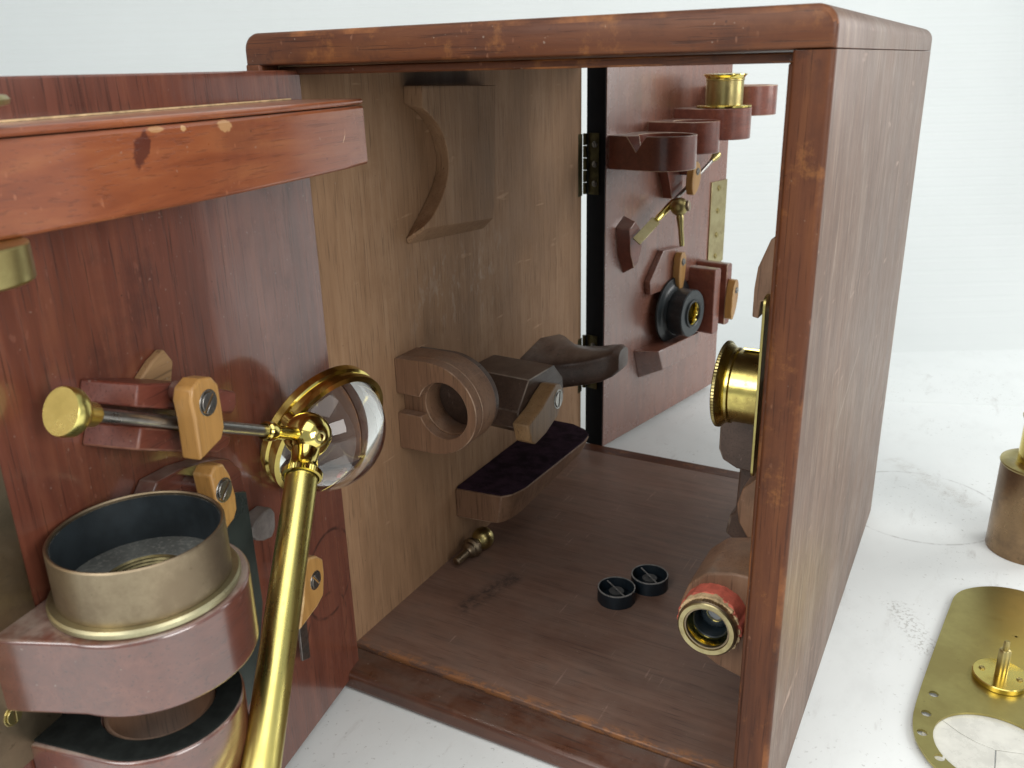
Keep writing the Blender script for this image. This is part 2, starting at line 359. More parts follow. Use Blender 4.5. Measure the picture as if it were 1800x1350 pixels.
def obj(name, bm, mat, parent=None, Mw=I4, bevel=0., segs=2, angle=32, sub=0):
    bmesh.ops.recalc_face_normals(bm, faces=bm.faces)
    me = bpy.data.meshes.new(name); bm.to_mesh(me); bm.free()
    for p in me.polygons: p.use_smooth = True
    me.set_sharp_from_angle(angle=R_(angle))
    mats = mat if isinstance(mat, (list, tuple)) else [mat]
    for m in mats: me.materials.append(M[m])
    worn = bevel and len(mats) == 1 and mats[0] + '/worn' in M
    if worn: me.materials.append(M[mats[0] + '/worn'])
    o = bpy.data.objects.new(name, me); link(o, parent, Mw)
    if bevel:
        md = o.modifiers.new('bevel', 'BEVEL'); md.width = bevel; md.segments = segs; md.limit_method = 'ANGLE'; md.angle_limit = R_(35)
        if worn: md.material = 1
    if sub:
        md = o.modifiers.new('sub', 'SUBSURF'); md.levels = sub; md.render_levels = sub
    return o
def skin(o, rules):
    """further materials for faces by their direction: (test(normal), key)"""
    for test, key in rules:
        if M[key].name not in [m.name for m in o.data.materials]: o.data.materials.append(M[key])
        k = [m.name for m in o.data.materials].index(M[key].name)
        for p in o.data.polygons:
            if test(p.normal): p.material_index = k
    return o
def tag(o, label, cat, group=None):
    o['label'] = label; o['category'] = cat
    if group: o['group'] = group
    return o
def empty(name, Mw, label, cat, group=None):
    o = bpy.data.objects.new(name, None); o.empty_display_size = .01
    link(o, None, Mw); return tag(o, label, cat, group)
def struct(o): o['kind'] = 'structure'; return o

def fx(a, b, h): return (h, a, b)      # polygon in (y,z), extruded along x
def fy(a, b, h): return (a, h, b)      # polygon in (x,z), extruded along y
def fz(a, b, h): return (a, b, h)      # polygon in (x,y), extruded along z
def ny(a, b, h): return (a, -h, b)     # rear door: height measured along -y
def nz(a, b, h): return (a, -b, h)

def loops(ls, cap0=True, cap1=True, closed=False, bm=None):
    bm = bm or bmesh.new()
    vs = [[bm.verts.new(p) for p in l] for l in ls]
    n = len(ls[0]); m = len(ls)
    for k in range(m if closed else m - 1):
        a, b = vs[k], vs[(k + 1) % m]
        for i in range(n):
            j = (i + 1) % n
            bm.faces.new((a[i], a[j], b[j], b[i]))
    if not closed:
        if cap0: bm.faces.new(list(reversed(vs[0])))
        if cap1: bm.faces.new(vs[-1])
    return bm
def prism(poly, h0, h1, f, top=None, bm=None):
    top = top or poly
    return loops([[f(a, b, h0) for a, b in poly], [f(a, b, h1) for a, b in top]], bm=bm)
def box(x0, x1, y0, y1, z0, z1, bm=None):
    return prism([(x0, y0), (x1, y0), (x1, y1), (x0, y1)], z0, z1, fz, bm=bm)
def ringprism(outer, inner, h0, h1, f, inner1=None, bm=None):
    inner1 = inner1 or inner
    return loops([[f(a, b, h0) for a, b in inner], [f(a, b, h0) for a, b in outer],
                  [f(a, b, h1) for a, b in outer], [f(a, b, h1) for a, b in inner1]], closed=True, bm=bm)
def circ(c, r, n=48, a0=0): return [(c[0] + r * math.cos(a0 + 2 * PI * i / n), c[1] + r * math.sin(a0 + 2 * PI * i / n)) for i in range(n)]
def dshape(c, r, base, n=28, m=8):
    """half round end (towards +b), straight cheeks down to b = base"""
    out = [(c[0] + r * math.cos(PI * i / n), c[1] + r * math.sin(PI * i / n)) for i in range(n + 1)]
    L, Rr = c[0] - r, c[0] + r
    out += [(L, c[1] + (base - c[1]) * k / m) for k in range(1, m + 1)]
    out += [(L + (Rr - L) * k / m, base) for k in range(1, m + 1)]
    out += [(Rr, base + (c[1] - base) * k / m) for k in range(1, m)]
    return out
def match(outer, c, r):
    return [(c[0] + r * math.cos(math.atan2(b - c[1], a - c[0])), c[1] + r * math.sin(math.atan2(b - c[1], a - c[0]))) for a, b in outer]
def axis_m(p0, d):
    """frame with local z along d at p0"""
    z = Vector(d).normalized(); x = Vector((0, 0, 1)).cross(z)
    if x.length < 1e-4: x = Vector((1, 0, 0))
    x.normalize(); y = z.cross(x)
    return Matrix(((x.x, y.x, z.x, p0[0]), (x.y, y.y, z.y, p0[1]), (x.z, y.z, z.z, p0[2]), (0, 0, 0, 1)))
def lathe(prof, n=48, closed=True, T=I4, bm=None, knurl=None, cap=False):
    """profile of (r, z); closed loops back to the first point. knurl: {index: depth}"""
    ls = []
    for k, (r, z) in enumerate(prof):
        d = (knurl or {}).get(k, 0)
        ls.append([tuple(T @ Vector(((r - (d if i % 2 else 0)) * math.cos(2 * PI * i / n), (r - (d if i % 2 else 0)) * math.sin(2 * PI * i / n), z))) for i in range(n)])
    return loops(ls, cap, cap, closed, bm)
def solid(prof, n=48, T=I4, bm=None, knurl=None): return lathe(prof, n, False, T, bm, knurl, True)
def rrect(x0, x1, y0, y1, r, n=5):
    out = []
    for cx, cy, a in ((x1 - r, y1 - r, 0), (x0 + r, y1 - r, 90), (x0 + r, y0 + r, 180), (x1 - r, y0 + r, 270)):
        out += [(cx + r * math.cos(R_(a + 90 * i / n)), cy + r * math.sin(R_(a + 90 * i / n))) for i in range(n + 1)]
    return out
def scale_poly(poly, k, d=None):
    cx = sum(a for a, b in poly) / len(poly); cy = sum(b for a, b in poly) / len(poly)
    return [(cx + (a - cx) * k, cy + (b - cy) * k) for a, b in poly]
def res(poly, n=60):
    L = [0]
    for i in range(len(poly)):
        a, b = poly[i], poly[(i + 1) % len(poly)]; L.append(L[-1] + math.dist(a, b))
    out = []
    for k in range(n):
        t = L[-1] * k / n
        for i in range(len(poly)):
            if L[i] <= t <= L[i + 1]:
                a, b = poly[i], poly[(i + 1) % len(poly)]; u = (t - L[i]) / max(1e-9, L[i + 1] - L[i])
                out.append((a[0] + (b[0] - a[0]) * u, a[1] + (b[1] - a[1]) * u)); break
    return out
def smooth_poly(poly, it=2):
    for _ in range(it):
        q = []
        for i in range(len(poly)):
            a, b = poly[i], poly[(i + 1) % len(poly)]
            q += [(a[0] * .75 + b[0] * .25, a[1] * .75 + b[1] * .25), (a[0] * .25 + b[0] * .75, a[1] * .25 + b[1] * .75)]
        poly = q
    return poly
def screw(parent, Mw, r, ang=0., mat='steel_dark'):
    """slotted countersunk head, local z outwards"""
    bm = solid([(r * 1.16, -.0012), (r * 1.16, .0001), (r * .98, .0001), (r * .98, -.0003), (r * .9, -.0003)], 28)
    w = r * .13
    for sgn in (1, -1):
        a0 = math.asin(w / r); pts = [(r * .95 * math.cos(a0 + (PI - 2 * a0) * i / 12), sgn * r * .95 * math.sin(a0 + (PI - 2 * a0) * i / 12)) for i in range(13)]
        prism(pts, -.0002, .0007, fz, top=scale_poly(pts, .96), bm=bm)
    return obj('screw', bm, mat, parent, Mw @ Matrix.Rotation(ang, 4, 'Z'), bevel=.0001, segs=1)
def on_plane(base, p, ez):
    """frame on a panel: base frame, local point, local direction for z"""
    return base @ axis_m(p, ez)

# ------------------------------------------------------------ the setting
W, H, D = .26, .356, .3595
TL, TR, TT, TB = .0095, .0141, .014, .0115
hd = Vector((-math.sin(yaw), math.cos(yaw), 0)); hr = Vector((math.cos(yaw), math.sin(yaw), 0))
def sweep_pt(a, d, z): 
    p = Vector((CAM.x, CAM.y, 0)) + hr * a + hd * d; return (p.x, p.y, z)
bm = bmesh.new()
prof = [(-1.2, 0), (.2, 0), (.8, 0), (1.02, 0)]
for i in range(2): pass
vs = [[bm.verts.new(sweep_pt(a, d, z)) for a in (-1.9, -.9, 0, .9, 1.9)] for d, z in prof]
for k in range(len(vs) - 1):
    for i in range(4): bm.faces.new((vs[k][i], vs[k][i + 1], vs[k + 1][i + 1], vs[k + 1][i]))
tb = struct(obj('table_top', bm, 'table'))
bm = bmesh.new()
prof = [(1.00, -.0005)] + [(1.00 + .42 * math.sin(R_(a)), .42 - .42 * math.cos(R_(a))) for a in range(4, 91, 4)] + [(1.42, 1.6)]
vs = [[bm.verts.new(sweep_pt(a, d, z)) for a in (-1.9, -.9, 0, .9, 1.9)] for d, z in prof]
for k in range(len(vs) - 1):
    for i in range(4): bm.faces.new((vs[k][i], vs[k][i + 1], vs[k + 1][i + 1], vs[k + 1][i]))
struct(obj('backdrop', bm, 'backdrop', angle=60))

# ------------------------------------------------------------ the case
case = empty('wooden_case', Matrix.Translation((W / 2, D / 2, 0)), 'open upright mahogany instrument case with both its doors swung wide', 'case')
def rounded_top(x0, x1, z0, z1, r, n=6):
    p = [(x0, z0), (x1, z0)]
    p += [(x1 - r + r * math.cos(R_(90 * i / n)), z1 - r + r * math.sin(R_(90 * i / n))) for i in range(n + 1)]
    p += [(x0 + r - r * math.sin(R_(90 * i / n)), z1 - r + r * math.cos(R_(90 * i / n))) for i in range(n + 1)]
    return p
def rough_extrude(poly, ys, f=fy):
    return loops([[f(a, b, y) for a, b in poly] for y in ys])
# front arrises are rounded by hand so that top and side meet flush along the corner
rnd = ((0, .0024), (.0003, .0014), (.0010, .0005), (.0024, 0))
def top_sections():
    ls = []
    for y, k in rnd: ls.append([(a, y, b) for a, b in rounded_top(k, W - k, H - TT + k * .4, H - k, .0075 - k * .6, 10)])
    for y in (.12, .24, D - .0012): ls.append([(a, y, b) for a, b in rounded_top(0, W, H - TT, H, .0075, 10)])
    ls.append([(a, D, b) for a, b in rounded_top(.0010, W - .0010, H - TT + .0003, H - .0010, .0068, 10)])
    return loops(ls)
tp = obj('top_panel', top_sections(), ['frame_x', 'frame_x/worn', 'side'], case, bevel=.0003, segs=1, angle=40)
for p in tp.data.polygons:
    if p.normal.x > .25 and p.center.y > .0022: p.material_index = 2
    elif p.center.y < .0024 and p.normal.z > .2 and abs(p.normal.y) < .97: p.material_index = 1
def side_sections():
    z0, z1 = .0033, H - TT - .0002
    ls = [[(W - TR + k * .6, y, z0), (W - k, y, z0), (W - k, y, z1), (W - TR + k * .6, y, z1)] for y, k in rnd]
    return loops(ls + [[(W - TR, y, z0), (W, y, z0), (W, y, z1), (W - TR, y, z1)] for y in (.18, D - .0008)] + [[(W - TR, D, z0), (W - .0008, D, z0), (W - .0008, D, z1), (W - TR, D, z1)]])
right = obj('right_side', side_sections(), ['frame', 'frame/worn', 'side'], case, angle=40)
for p in right.data.polygons:
    if p.normal.x > .5 and p.center.y > .0022: p.material_index = 2
    elif p.normal.x > .2 and p.center.y < .0024: p.material_index = 1
obj('front_stile', box(0, TL - .0002, 0, .0118, TB - .001, H - TT + .001), 'frame', case, bevel=.0012)
left = obj('left_side', prism([(0, .0121), (TL, .0121), (TL, .348), (.0072, .348), (.0072, D), (0, D)], TB - .001, H - TT + .001, fz), 'inner_wall', case, bevel=.0008)
skin(left, [(lambda n: n.y < -.5, 'frame'), (lambda n: n.x < -.5, 'side')])
obj('front_rail', prism([(0, .0), (W - TR, .0), (W - TR, .0238), (0, .0238)], .0, TB, fz), 'rail', case, bevel=.0030, segs=4)
bm = box(0, W - TR, .0243, .3440, .0, TB + .0010)
obj('floor_board', bm, 'floor', case, bevel=.0006)
obj('rear_sill', box(0, W - TR, .3443, D, .0, TB + .0004), 'frame_x', case, bevel=.0010)
obj('right_foot_rail', box(W - TR + .0004, W, .001, D, 0, .0031), 'side', case, bevel=.0006)
# door stop strips round the front opening
obj('stop_strip', box(.2428, W - TR - .0002, .011, .0195, TB + .0012, H - TT - .0042), 'frame', case, bevel=.0007)
obj('stop_strip', box(TL + .0004, W - TR - .0002, .011, .0195, H - TT - .0042, H - TT - .0006), 'frame_x', case, bevel=.0007)
# screw eye hole in the rail
# ---- rear door
thB = R_(78.6); G = Vector((.02465, .36772, 0))
MB = Matrix.Translation(G) @ Matrix.Rotation(thB, 4, 'Z')      # local x along door, -y out of its inner face
rear = obj('rear_door', box(.0012, .2185, .0, .019, .006, .338), 'door_rear', case, MB, bevel=.0008)
obj('edge_shade_strip', box(0, .0011, .0004, .0186, .0062, .3378), 'edge', rear, MB)  # thin strip added to paint the shade on the hinge edge
def rear_ring(s, e, r, hole, z0, z1, notch=False, mat='holder_rear'):
    o = dshape((s, e), r, 0)
    bm = ringprism(o, match(o, (s, e), hole), z0, z1, nz)
    ob = obj('ring_holder', bm, mat, rear, MB, bevel=.0007)
    if notch:
        # broken V notch in the rim: push the rim down along a short stretch
        me = ob.data
    return ob
# nearest ring with a V shaped break in its outer wall: built as wall segments
def broken_ring(s, e, r, hole, z0, z1):
    o = dshape((s, e), r, 0, 56, 16)
    inn = match(o, (s, e), hole)
    bm = bmesh.new()
    def top(a, b):
        x = a - (s - r); d = abs((e - .012) - b) if a < s - r * .75 else 1
        return z1 - max(0., .0125 - d * 1.35) if d < .0093 else z1
    n = len(o)
    l = [[nz(a, b, z0) for a, b in inn], [nz(a, b, z0) for a, b in o], [nz(a, b, top(a, b)) for a, b in o], [nz(p[0], p[1], top(*o[i])) for i, p in enumerate(inn)]]
    return obj('ring_holder', loops(l, closed=True, bm=bm), 'holder_rear', rear, MB, bevel=.0005)
broken_ring(.0300, .0385, .0255, .0220, .2570, .2840)
rear_ring(.0860, .0340, .0215, .0185, .2650, .2915)
rear_ring(.1325, .0365, .0245, .0165, .2735, .3000)
rear_ring(.1880, .0350, .0240, .0205, .2910, .3175)
# brass lock plate
bm = prism([(.186, .1425), (.2186, .1425), (.2186, .2262), (.186, .2262)], .0, .0012, ny)
lp = obj('lock_plate', bm, 'lock_brass', rear, MB, bevel=.0003)
for s, z in ((.2015, .219), (.2015, .1965), (.2015, .150), (.2015, .172)):
    screw(rear, on_plane(MB, (s, -.0014, z), (0, -1, 0)), .0026, .3 + s, 'brass_dull')
# bevelled hexagonal stop
hx = [(.0170, .2065), (.0300, .2150), (.0420, .2065), (.0480, .1870), (.0400, .1680), (.0300, .1640), (.0210, .1800)]
hxt = [(.0225, .2045), (.0320, .2105), (.0395, .2040), (.0440, .1880), (.0375, .1730), (.0315, .1700), (.0260, .1820)]
obj('stop_block', prism(hx, 0, .0105, ny, top=hxt), 'holder_rear', rear, MB, bevel=.0006)
# octagonal plate with turn button
oc = [(.0639, .1481), (.0639, .1375), (.0880, .1755), (.1239, .1740), (.1500, .1555), (.1518, .1365)]
oc = [(.066, .150), (.089, .175), (.124, .173), (.149, .154), (.1515, .137), (.068, .137)]
obj('clip_plate', prism(oc, 0, .0060, ny), 'door_rear', rear, MB, bevel=.0005)
bt = smooth_poly([(.108, .170), (.119, .170), (.119, .150), (.114, .133), (.108, .131), (.106, .150)], 1)
obj('turn_button', prism(bt, .0062, .0135, ny), 'boxwood', rear, MB, bevel=.0008)
screw(rear, on_plane(MB, (.1135, -.0137, .161), (0, -1, 0)), .0030, .8)
# support ledge below the black tube
obj('rest_block', prism([(.050, .0865), (.141, .0865), (.141, .060), (.060, .057)], 0, .020, ny, top=[(.062, .0865), (.139, .0865), (.138, .066), (.071, .066)]), 'door_rear', rear, MB, bevel=.0007)
# twin uprights with a turn button
obj('upright_block', prism(rrect(.139, .1515, .086, .151, .003), 0, .034, ny), 'holder_rear', rear, MB, bevel=.0008)
obj('upright_block', prism(rrect(.164, .1745, .090, .152, .003), 0, .034, ny), 'holder_rear', rear, MB, bevel=.0008)
bt2 = smooth_poly([(.165, .136), (.173, .137), (.175, .122), (.171, .105), (.163, .094), (.161, .110)], 1)
obj('turn_button', prism(bt2, .0343, .0425, ny), 'boxwood', rear, MB, bevel=.0008)
screw(rear, on_plane(MB, (.1695, -.0427, .126), (0, -1, 0)), .0028, .4)
# clip for the forceps
obj('clip_block', prism([(.083, .250), (.112, .247), (.112, .222), (.094, .222)], 0, .010, ny), 'holder_rear', rear, MB, bevel=.0006)
bt3 = smooth_poly([(.103, .2545), (.111, .255), (.1165, .245), (.113, .231), (.103, .223), (.099, .235)], 1)
obj('turn_button', prism(bt3, .0195, .0265, ny), 'boxwood', rear, MB, bevel=.0008)
obj('button_post', prism(circ((.109, .246), .004, 20), .0102, .0193, ny), 'holder_rear', rear, MB)
screw(rear, on_plane(MB, (.109, -.0267, .246), (0, -1, 0)), .0028, 1.2)
# hinges
for z0 in (.236, .062):
    hb = box(-.0008, -.0001, .0058, .0165, z0, z0 + .050)
    obj('hinge_leaf', hb, 'hinge', rear, MB, bevel=.0001)
    for k in range(3):
        screw(rear, on_plane(MB, (-.0011, .0100, z0 + .009 + .016 * k), (-1, 0, 0)), .0022, k, 'steel_dark')
    for k in range(5):
        obj('hinge_knuckle', solid([(.0018, z0 + .010 * k + .0003), (.0018, z0 + .010 * k + .0097)], 16), 'hinge', rear, MB @ Matrix.Translation((-.0030, .0182, 0)))
    obj('hinge_leaf', box(.0074, .0080, .3485, .3592, z0, z0 + .050), 'hinge', left, bevel=.0001)

# ---- front door
thF = R_(-79); AF = Vector((.0204, .0136, 0))
MF = Matrix.Translation(AF) @ Matrix.Rotation(thF, 4, 'Z')     # local x along door, +y out of its inner face
front = obj('front_door', box(0, .232, -.0155, 0, .006, .340), 'door', case, MF, bevel=.0008)
# shelf with bowed front and a thin top moulding
def shelf_poly(o=0.):
    return [(.0065 - o * .6, .0003), (.0065 - o * .6, .0350 + o), (.03, .0362 + o), (.06, .0358 + o), (.10, .0345 + o), (.135, .0322 + o), (.165, .0290 + o), (.19, .0250 + o), (.215, .0200 + o), (.232, .0160 + o), (.232, .0003)]
obj('shelf', prism(shelf_poly(), .2985, .3243, fz, top=shelf_poly(-.0002)), 'shelf', front, MF, bevel=.0012, segs=3)
obj('shelf_moulding', prism(shelf_poly(-.0003), .3247, .3272, fz), 'shelf', front, MF, bevel=.0009)
obj('glue_line', box(.012, .232, .0003, .0012, .3273, .3279), 'cork', front, MF)
# tilted two part clip for the condenser rod
up_t = [(.1560, .2418), (.1307, .2332), (.1045, .2203), (.1050, .2150), (.1085, .2125), (.1140, .2150), (.1590, .2345)]
lo_t = [(.1575, .2268), (.1140, .2058), (.1105, .2035), (.1130, .2005), (.1200, .2005), (.1612, .2195)]
shift = lambda p, d, e: [(a + d, b + e) for a, b in p]
obj('clip_block', prism(shift(up_t, .006, .0025), .0003, .0185, fy, top=up_t), 'clip', front, MF, bevel=.0008)
obj('clip_block', prism(shift(lo_t, .006, .0025), .0003, .0180, fy, top=lo_t), 'clip', front, MF, bevel=.0008)
obj('glue_residue', prism([(.140, .2350), (.131, .2405), (.1240, .2430), (.120, .2370), (.124, .2260)], .0002, .0040, fy), 'residue', front, MF, bevel=.0008)
b1 = [(.1478, .2336), (.1462, .2376), (.1412, .2396), (.1350, .2383), (.1318, .2342), (.1317, .2244), (.1319, .2178), (.1345, .2139), (.1478, .2110), (.1476, .2153), (.1473, .2260)]
obj('turn_button', prism(b1, .0240, .0320, fy), 'boxwood', front, MF, bevel=.0010, segs=3)
obj('button_post', prism(circ((.1390, .2330), .0038, 20), .0186, .0239, fy), 'holder', front, MF)
screw(front, on_plane(MF, (.1392, .0322, .2300), (0, 1, 0)), .0042, .75)
# lower mounting board and its button
obj('mount_board', prism(smooth_poly([(.152, .1990), (.122, .1968), (.0955, .1860), (.0950, .1640), (.112, .158), (.152, .170)], 1), .0003, .0085, fy), 'holder', front, MF, bevel=.0006)
b2 = [(.1353, .1985), (.1315, .2010), (.1270, .2000), (.1238, .1935), (.1222, .1843), (.1226, .1782), (.1252, .1752), (.1317, .1730), (.1340, .1849)]
obj('turn_button', prism(b2, .0165, .0250, fy), 'boxwood', front, MF, bevel=.0010, segs=3)
obj('button_post', prism(circ((.1290, .190), .0035, 20), .0085, .0164, fy), 'holder', front, MF)
screw(front, on_plane(MF, (.1290, .0252, .1897), (0, 1, 0)), .0042, .7)
# lower button near the hinge edge
b3 = [(.0745, .1212), (.0706, .1250), (.0642, .1224), (.0588, .1174), (.0592, .1091), (.0618, .0990), (.0686, .0966), (.0850, .0945), (.0798, .1059)]
obj('turn_button', prism(b3, .0120, .0205, fy), 'boxwood', front, MF, bevel=.0010, segs=3)
obj('button_post', prism(circ((.0675, .1110), .004, 20), .0003, .0119, fy), 'holder', front, MF)
screw(front, on_plane(MF, (.0676, .0207, .1110), (0, 1, 0)), .0040, 2.2)
# ring holders
def flare(c, r, w, n=36):
    o = [(c[0] + r * math.cos(PI * i / n), c[1] + r * math.sin(PI * i / n)) for i in range(n + 1)]
    L, Rr = c[0] - r, c[0] + r; q = lambda a, b, m: [(a[0] + (b[0] - a[0]) * k / m, a[1] + (b[1] - a[1]) * k / m) for k in range(1, m + 1)]
    o += q(o[-1], (L, .0003), 8) + q((L, .0003), (Rr + w, .0003), 12) + q((Rr + w, .0003), (Rr, c[1]), 12)[:-1]
    return o
def front_ring(c, r, hole, z0, z1, w=.006, mat='holder'):
    o = flare(c, r, w)
    return obj('ring_holder', ringprism(o, match(o, c, hole), z0, z1, fz), mat, front, MF, bevel=.0012, segs=3)
front_ring((.178, .0270), .0335, .0245, .1520, .1790)
front_ring((.184, .0290), .0280, .0182, .0940, .1353, .001)
obj('bore_lining', lathe([(.0168, .0945), (.01815, .0945), (.01815, .1350), (.0168, .1350)], 48), 'block', front, MF @ Matrix.Translation((.184, .0290, 0)))
o = dshape((.184, .0290), .0273, .0008, 36, 10)
obj('black_pad', ringprism(o, match(o, (.184, .0290), .0188), .1355, .1362, fz), 'pad', front, MF)
# lock plates
obj('lock_plate', prism([(.1992, .1300), (.230, .1300), (.230, .2340), (.1992, .2340)], .0003, .0014, fy), 'brass_old', front, MF, bevel=.0002)
screw(front, on_plane(MF, (.2150, .0016, .215), (0, 1, 0)), .0030, .5, 'brass_dull')
screw(front, on_plane(MF, (.2160, .0016, .150), (0, 1, 0)), .0030, 1.5, 'brass_dull')

# ---- fittings on the left wall
t0 = TL + .0002
arc = [(.1115, .3304), (.1953, .3281), (.1912, .2864), (.1868, .2450), (.1060, .2510), (.1050, .2525), (.1172, .2582), (.1292, .2700), (.1350, .2828), (.1336, .2962), (.1266, .3073), (.1168, .3148), (.1105, .3185)]
base = [(.1100, .3304), (.1990, .3281), (.1950, .2864), (.1930, .2360), (.1045, .2412), (.1030, .2450), (.1200, .2590), (.1330, .2712), (.1395, .2835), (.1375, .2970), (.1300, .3085), (.1200, .3160), (.1095, .3205)]
def dense(l, n=5):
    # round the concave side (points 5..12)
    out = l[:5]; q = l[5:]
    for i in range(len(q) - 1):
        p0 = q[max(0, i - 1)]; p1 = q[i]; p2 = q[i + 1]; p3 = q[min(len(q) - 1, i + 2)]
        for k in range(n):
            t = k / n
            out.append(tuple(.5 * (2 * p1[c] + (p2[c] - p0[c]) * t + (2 * p0[c] - 5 * p1[c] + 4 * p2[c] - p3[c]) * t * t + (3 * p1[c] - p0[c] - 3 * p2[c] + p3[c]) * t ** 3) for c in (0, 1)))
    return out + [q[-1]]
obj('cradle_block', prism(dense(base), t0, t0 + .0118, fx, top=dense(arc)), 'inner_wall', left, bevel=.0005)
# slotted ring holder, axis front to back
def slot_ring():
    c = (.0425, .1480)
    o = [(TL + .0002, .1768), (.0220, .1772)] + [(.0330 + .0328 * math.cos(R_(a)), .1480 + .0292 * math.sin(R_(a))) for a in range(90, -91, -6)] + [(.0220, .1186), (TL + .0002, .1183)]
    # the slot runs from the wall into the bore
    hole = [(c[0] + .0172 * math.cos(a), c[1] + .0178 * math.sin(a)) for a in [R_(201 + 318 * i / 36) for i in range(37)]]
    poly = o + [(TL + .0002, .1418)] + hole + [(TL + .0002, .1545)]
    return poly
sr = slot_ring()
obj('ring_holder', prism(sr, .083, .0905, fy), 'block', left, bevel=.0005)
so = res([p for p in sr if True][:35], 72)
obj('ring_rear', ringprism(so, match(so, (.0425, .1480), .0170), .0906, .1066, fy), 'block', left, bevel=.0004)
obj('ring_back', prism([(TL + .0003, .1760)] + [(.0330 + .0318 * math.cos(R_(a)), .1480 + .0282 * math.sin(R_(a))) for a in range(90, -91, -6)] + [(TL + .0003, .1192)], .1068, .1120, fy), 'block_dark', left, bevel=.0006)
# angled block with turn button
b2e = [(.1975, .1439), (.2110, .1308), (.2128, .1185), (.1950, .1080), (.1600, .1060), (.1446, .1160), (.1443, .1281), (.1601, .1453)]
b2b = [(y + .004, z) for y, z in b2e]
obj('clip_block', prism(b2b, t0, .0600, fx, top=b2e), 'block_dark', left, bevel=.0007)
bb = [(.1760, .1386), (.1832, .1366), (.1872, .1318), (.1862, .1240), (.1780, .1150), (.1600, .1090), (.1450, .1072), (.1390, .1110), (.1350, .1240), (.1540, .1290), (.1640, .1340)]
obj('turn_button', prism(bb, .0602, .0720, fx), 'boxwood_dull', left, bevel=.0012, segs=3)
screw(left, axis_m((.0722, .1790, .1272), (1, 0, 0)), .0058, 1.4, 'steel')
# curved finger bracket
def finger():
    secs = [(t0, .222, .330, .098, .1355, .75), (.018, .236, .318, .099, .1335, .6), (.028, .248, .308, .1005, .1300, .45), (.040, .256, .303, .1030, .1290, .3), (.054, .260, .300, .1060, .1310, .25),
            (.066, .263, .297, .1095, .1345, .25), (.074, .266, .294, .1140, .1365, .3), (.0785, .271, .290, .1190, .1352, .4)]
    ls = []
    n = 28
    for x, y0, y1, z0, z1, pk in secs:
        cy, cz, ry, rz = (y0 + y1) / 2, (z0 + z1) / 2, (y1 - y0) / 2, (z1 - z0) / 2
        l = []
        for i in range(n):
            a = 2 * PI * i / n; ca, sa = math.cos(a), math.sin(a)
            e = .30
            px = abs(ca) ** e * (1 if ca > 0 else -1); pz = abs(sa) ** e * (1 if sa > 0 else -1)
            z = cz + rz * pz
            if sa > 0: z -= pk * rz * 1.2 * max(0, abs(px) - .1) ** 1.6
            l.append((x, cy + ry * px, z))
        ls.append(l)
    return loops(ls)
obj('finger_bracket', finger(), 'block_dark', left, angle=38, bevel=.0006)
# cloth covered rest
pk = [(TL + .0002, .1416), (.0440, .1450), (.0500, .1510), (.0535, .1640), (.0575, .2560), (.0560, .2680), (.0490, .2760), (.0360, .2820), (TL + .0002, .2830)]
pkb = [(TL + .0002, .1410), (.0425, .1420), (.0470, .1640), (.0485, .2600), (.0440, .2750), (.0330, .2800), (TL + .0002, .2815)]
def wedge():
    top = res(pk, 60)
    return loops([[((a - TL) * .90 + TL, b, .0410 + max(0., (b - .142)) * .085) for a, b in top], [(a, b, .0628) for a, b in top]])
obj('rest_block', wedge(), 'block', left, bevel=.0008)
obj('rest_cloth', prism(scale_poly(pk, .985), .0629, .0642, fz), 'felt', left, bevel=.0006)

# ---- fittings on the right wall
xr = W - TR - .0002
obj('cradle_block', prism([(xr, .2700), (.2265, .2636), (.2215, .2500), (.2205, .2400), (.2205, .2268), (.2235, .2262), (.2240, .2345), (.2272, .2350), (.2290, .2300), (xr, .2300)], .080, .105, fy), 'block', right, bevel=.0006)
obj('support_block', prism(smooth_poly([(xr, .172), (.1965, .172), (.1965, .136), (.1990, .1300), (.2070, .1260), (xr, .1235)], 0), .1265, .150, fy), 'block_dark', right, bevel=.0010)
obj('hook_bracket', prism([(xr, .1215), (.2030, .1215), (.2020, .0850), (.1990, .0830), (.1970, .0700), (.2060, .0645), (xr, .060)], .152, .170, fy), 'block_dark', right, bevel=.0014, segs=3)
cres = [(xr, .1400), (.2250, .1360), (.2175, .1280), (.2150, .1180), (.2165, .1080), (.2215, .1000), (.2300, .0960), (xr, .0950)]
obj('crescent_block', prism(cres, .1000, .118, fy), 'block', right, bevel=.0007)
# D shaped holder for the wrapped eyepiece
dc = (.0725, .2270)
dsh = [(xr, .1010), (.2260, .1015), (.2120, .0980), (.2030, .0890), (.1990, .0770), (.2000, .0640), (.2080, .0520), (.2200, .0450), (xr, .0380)]
hc = (.2185, .0760)
dsr = res(dsh, 64)
obj('ring_holder', ringprism(dsr, match(dsr, hc, .0150), .060, .100, fy), 'block', right, bevel=.0012, segs=3)

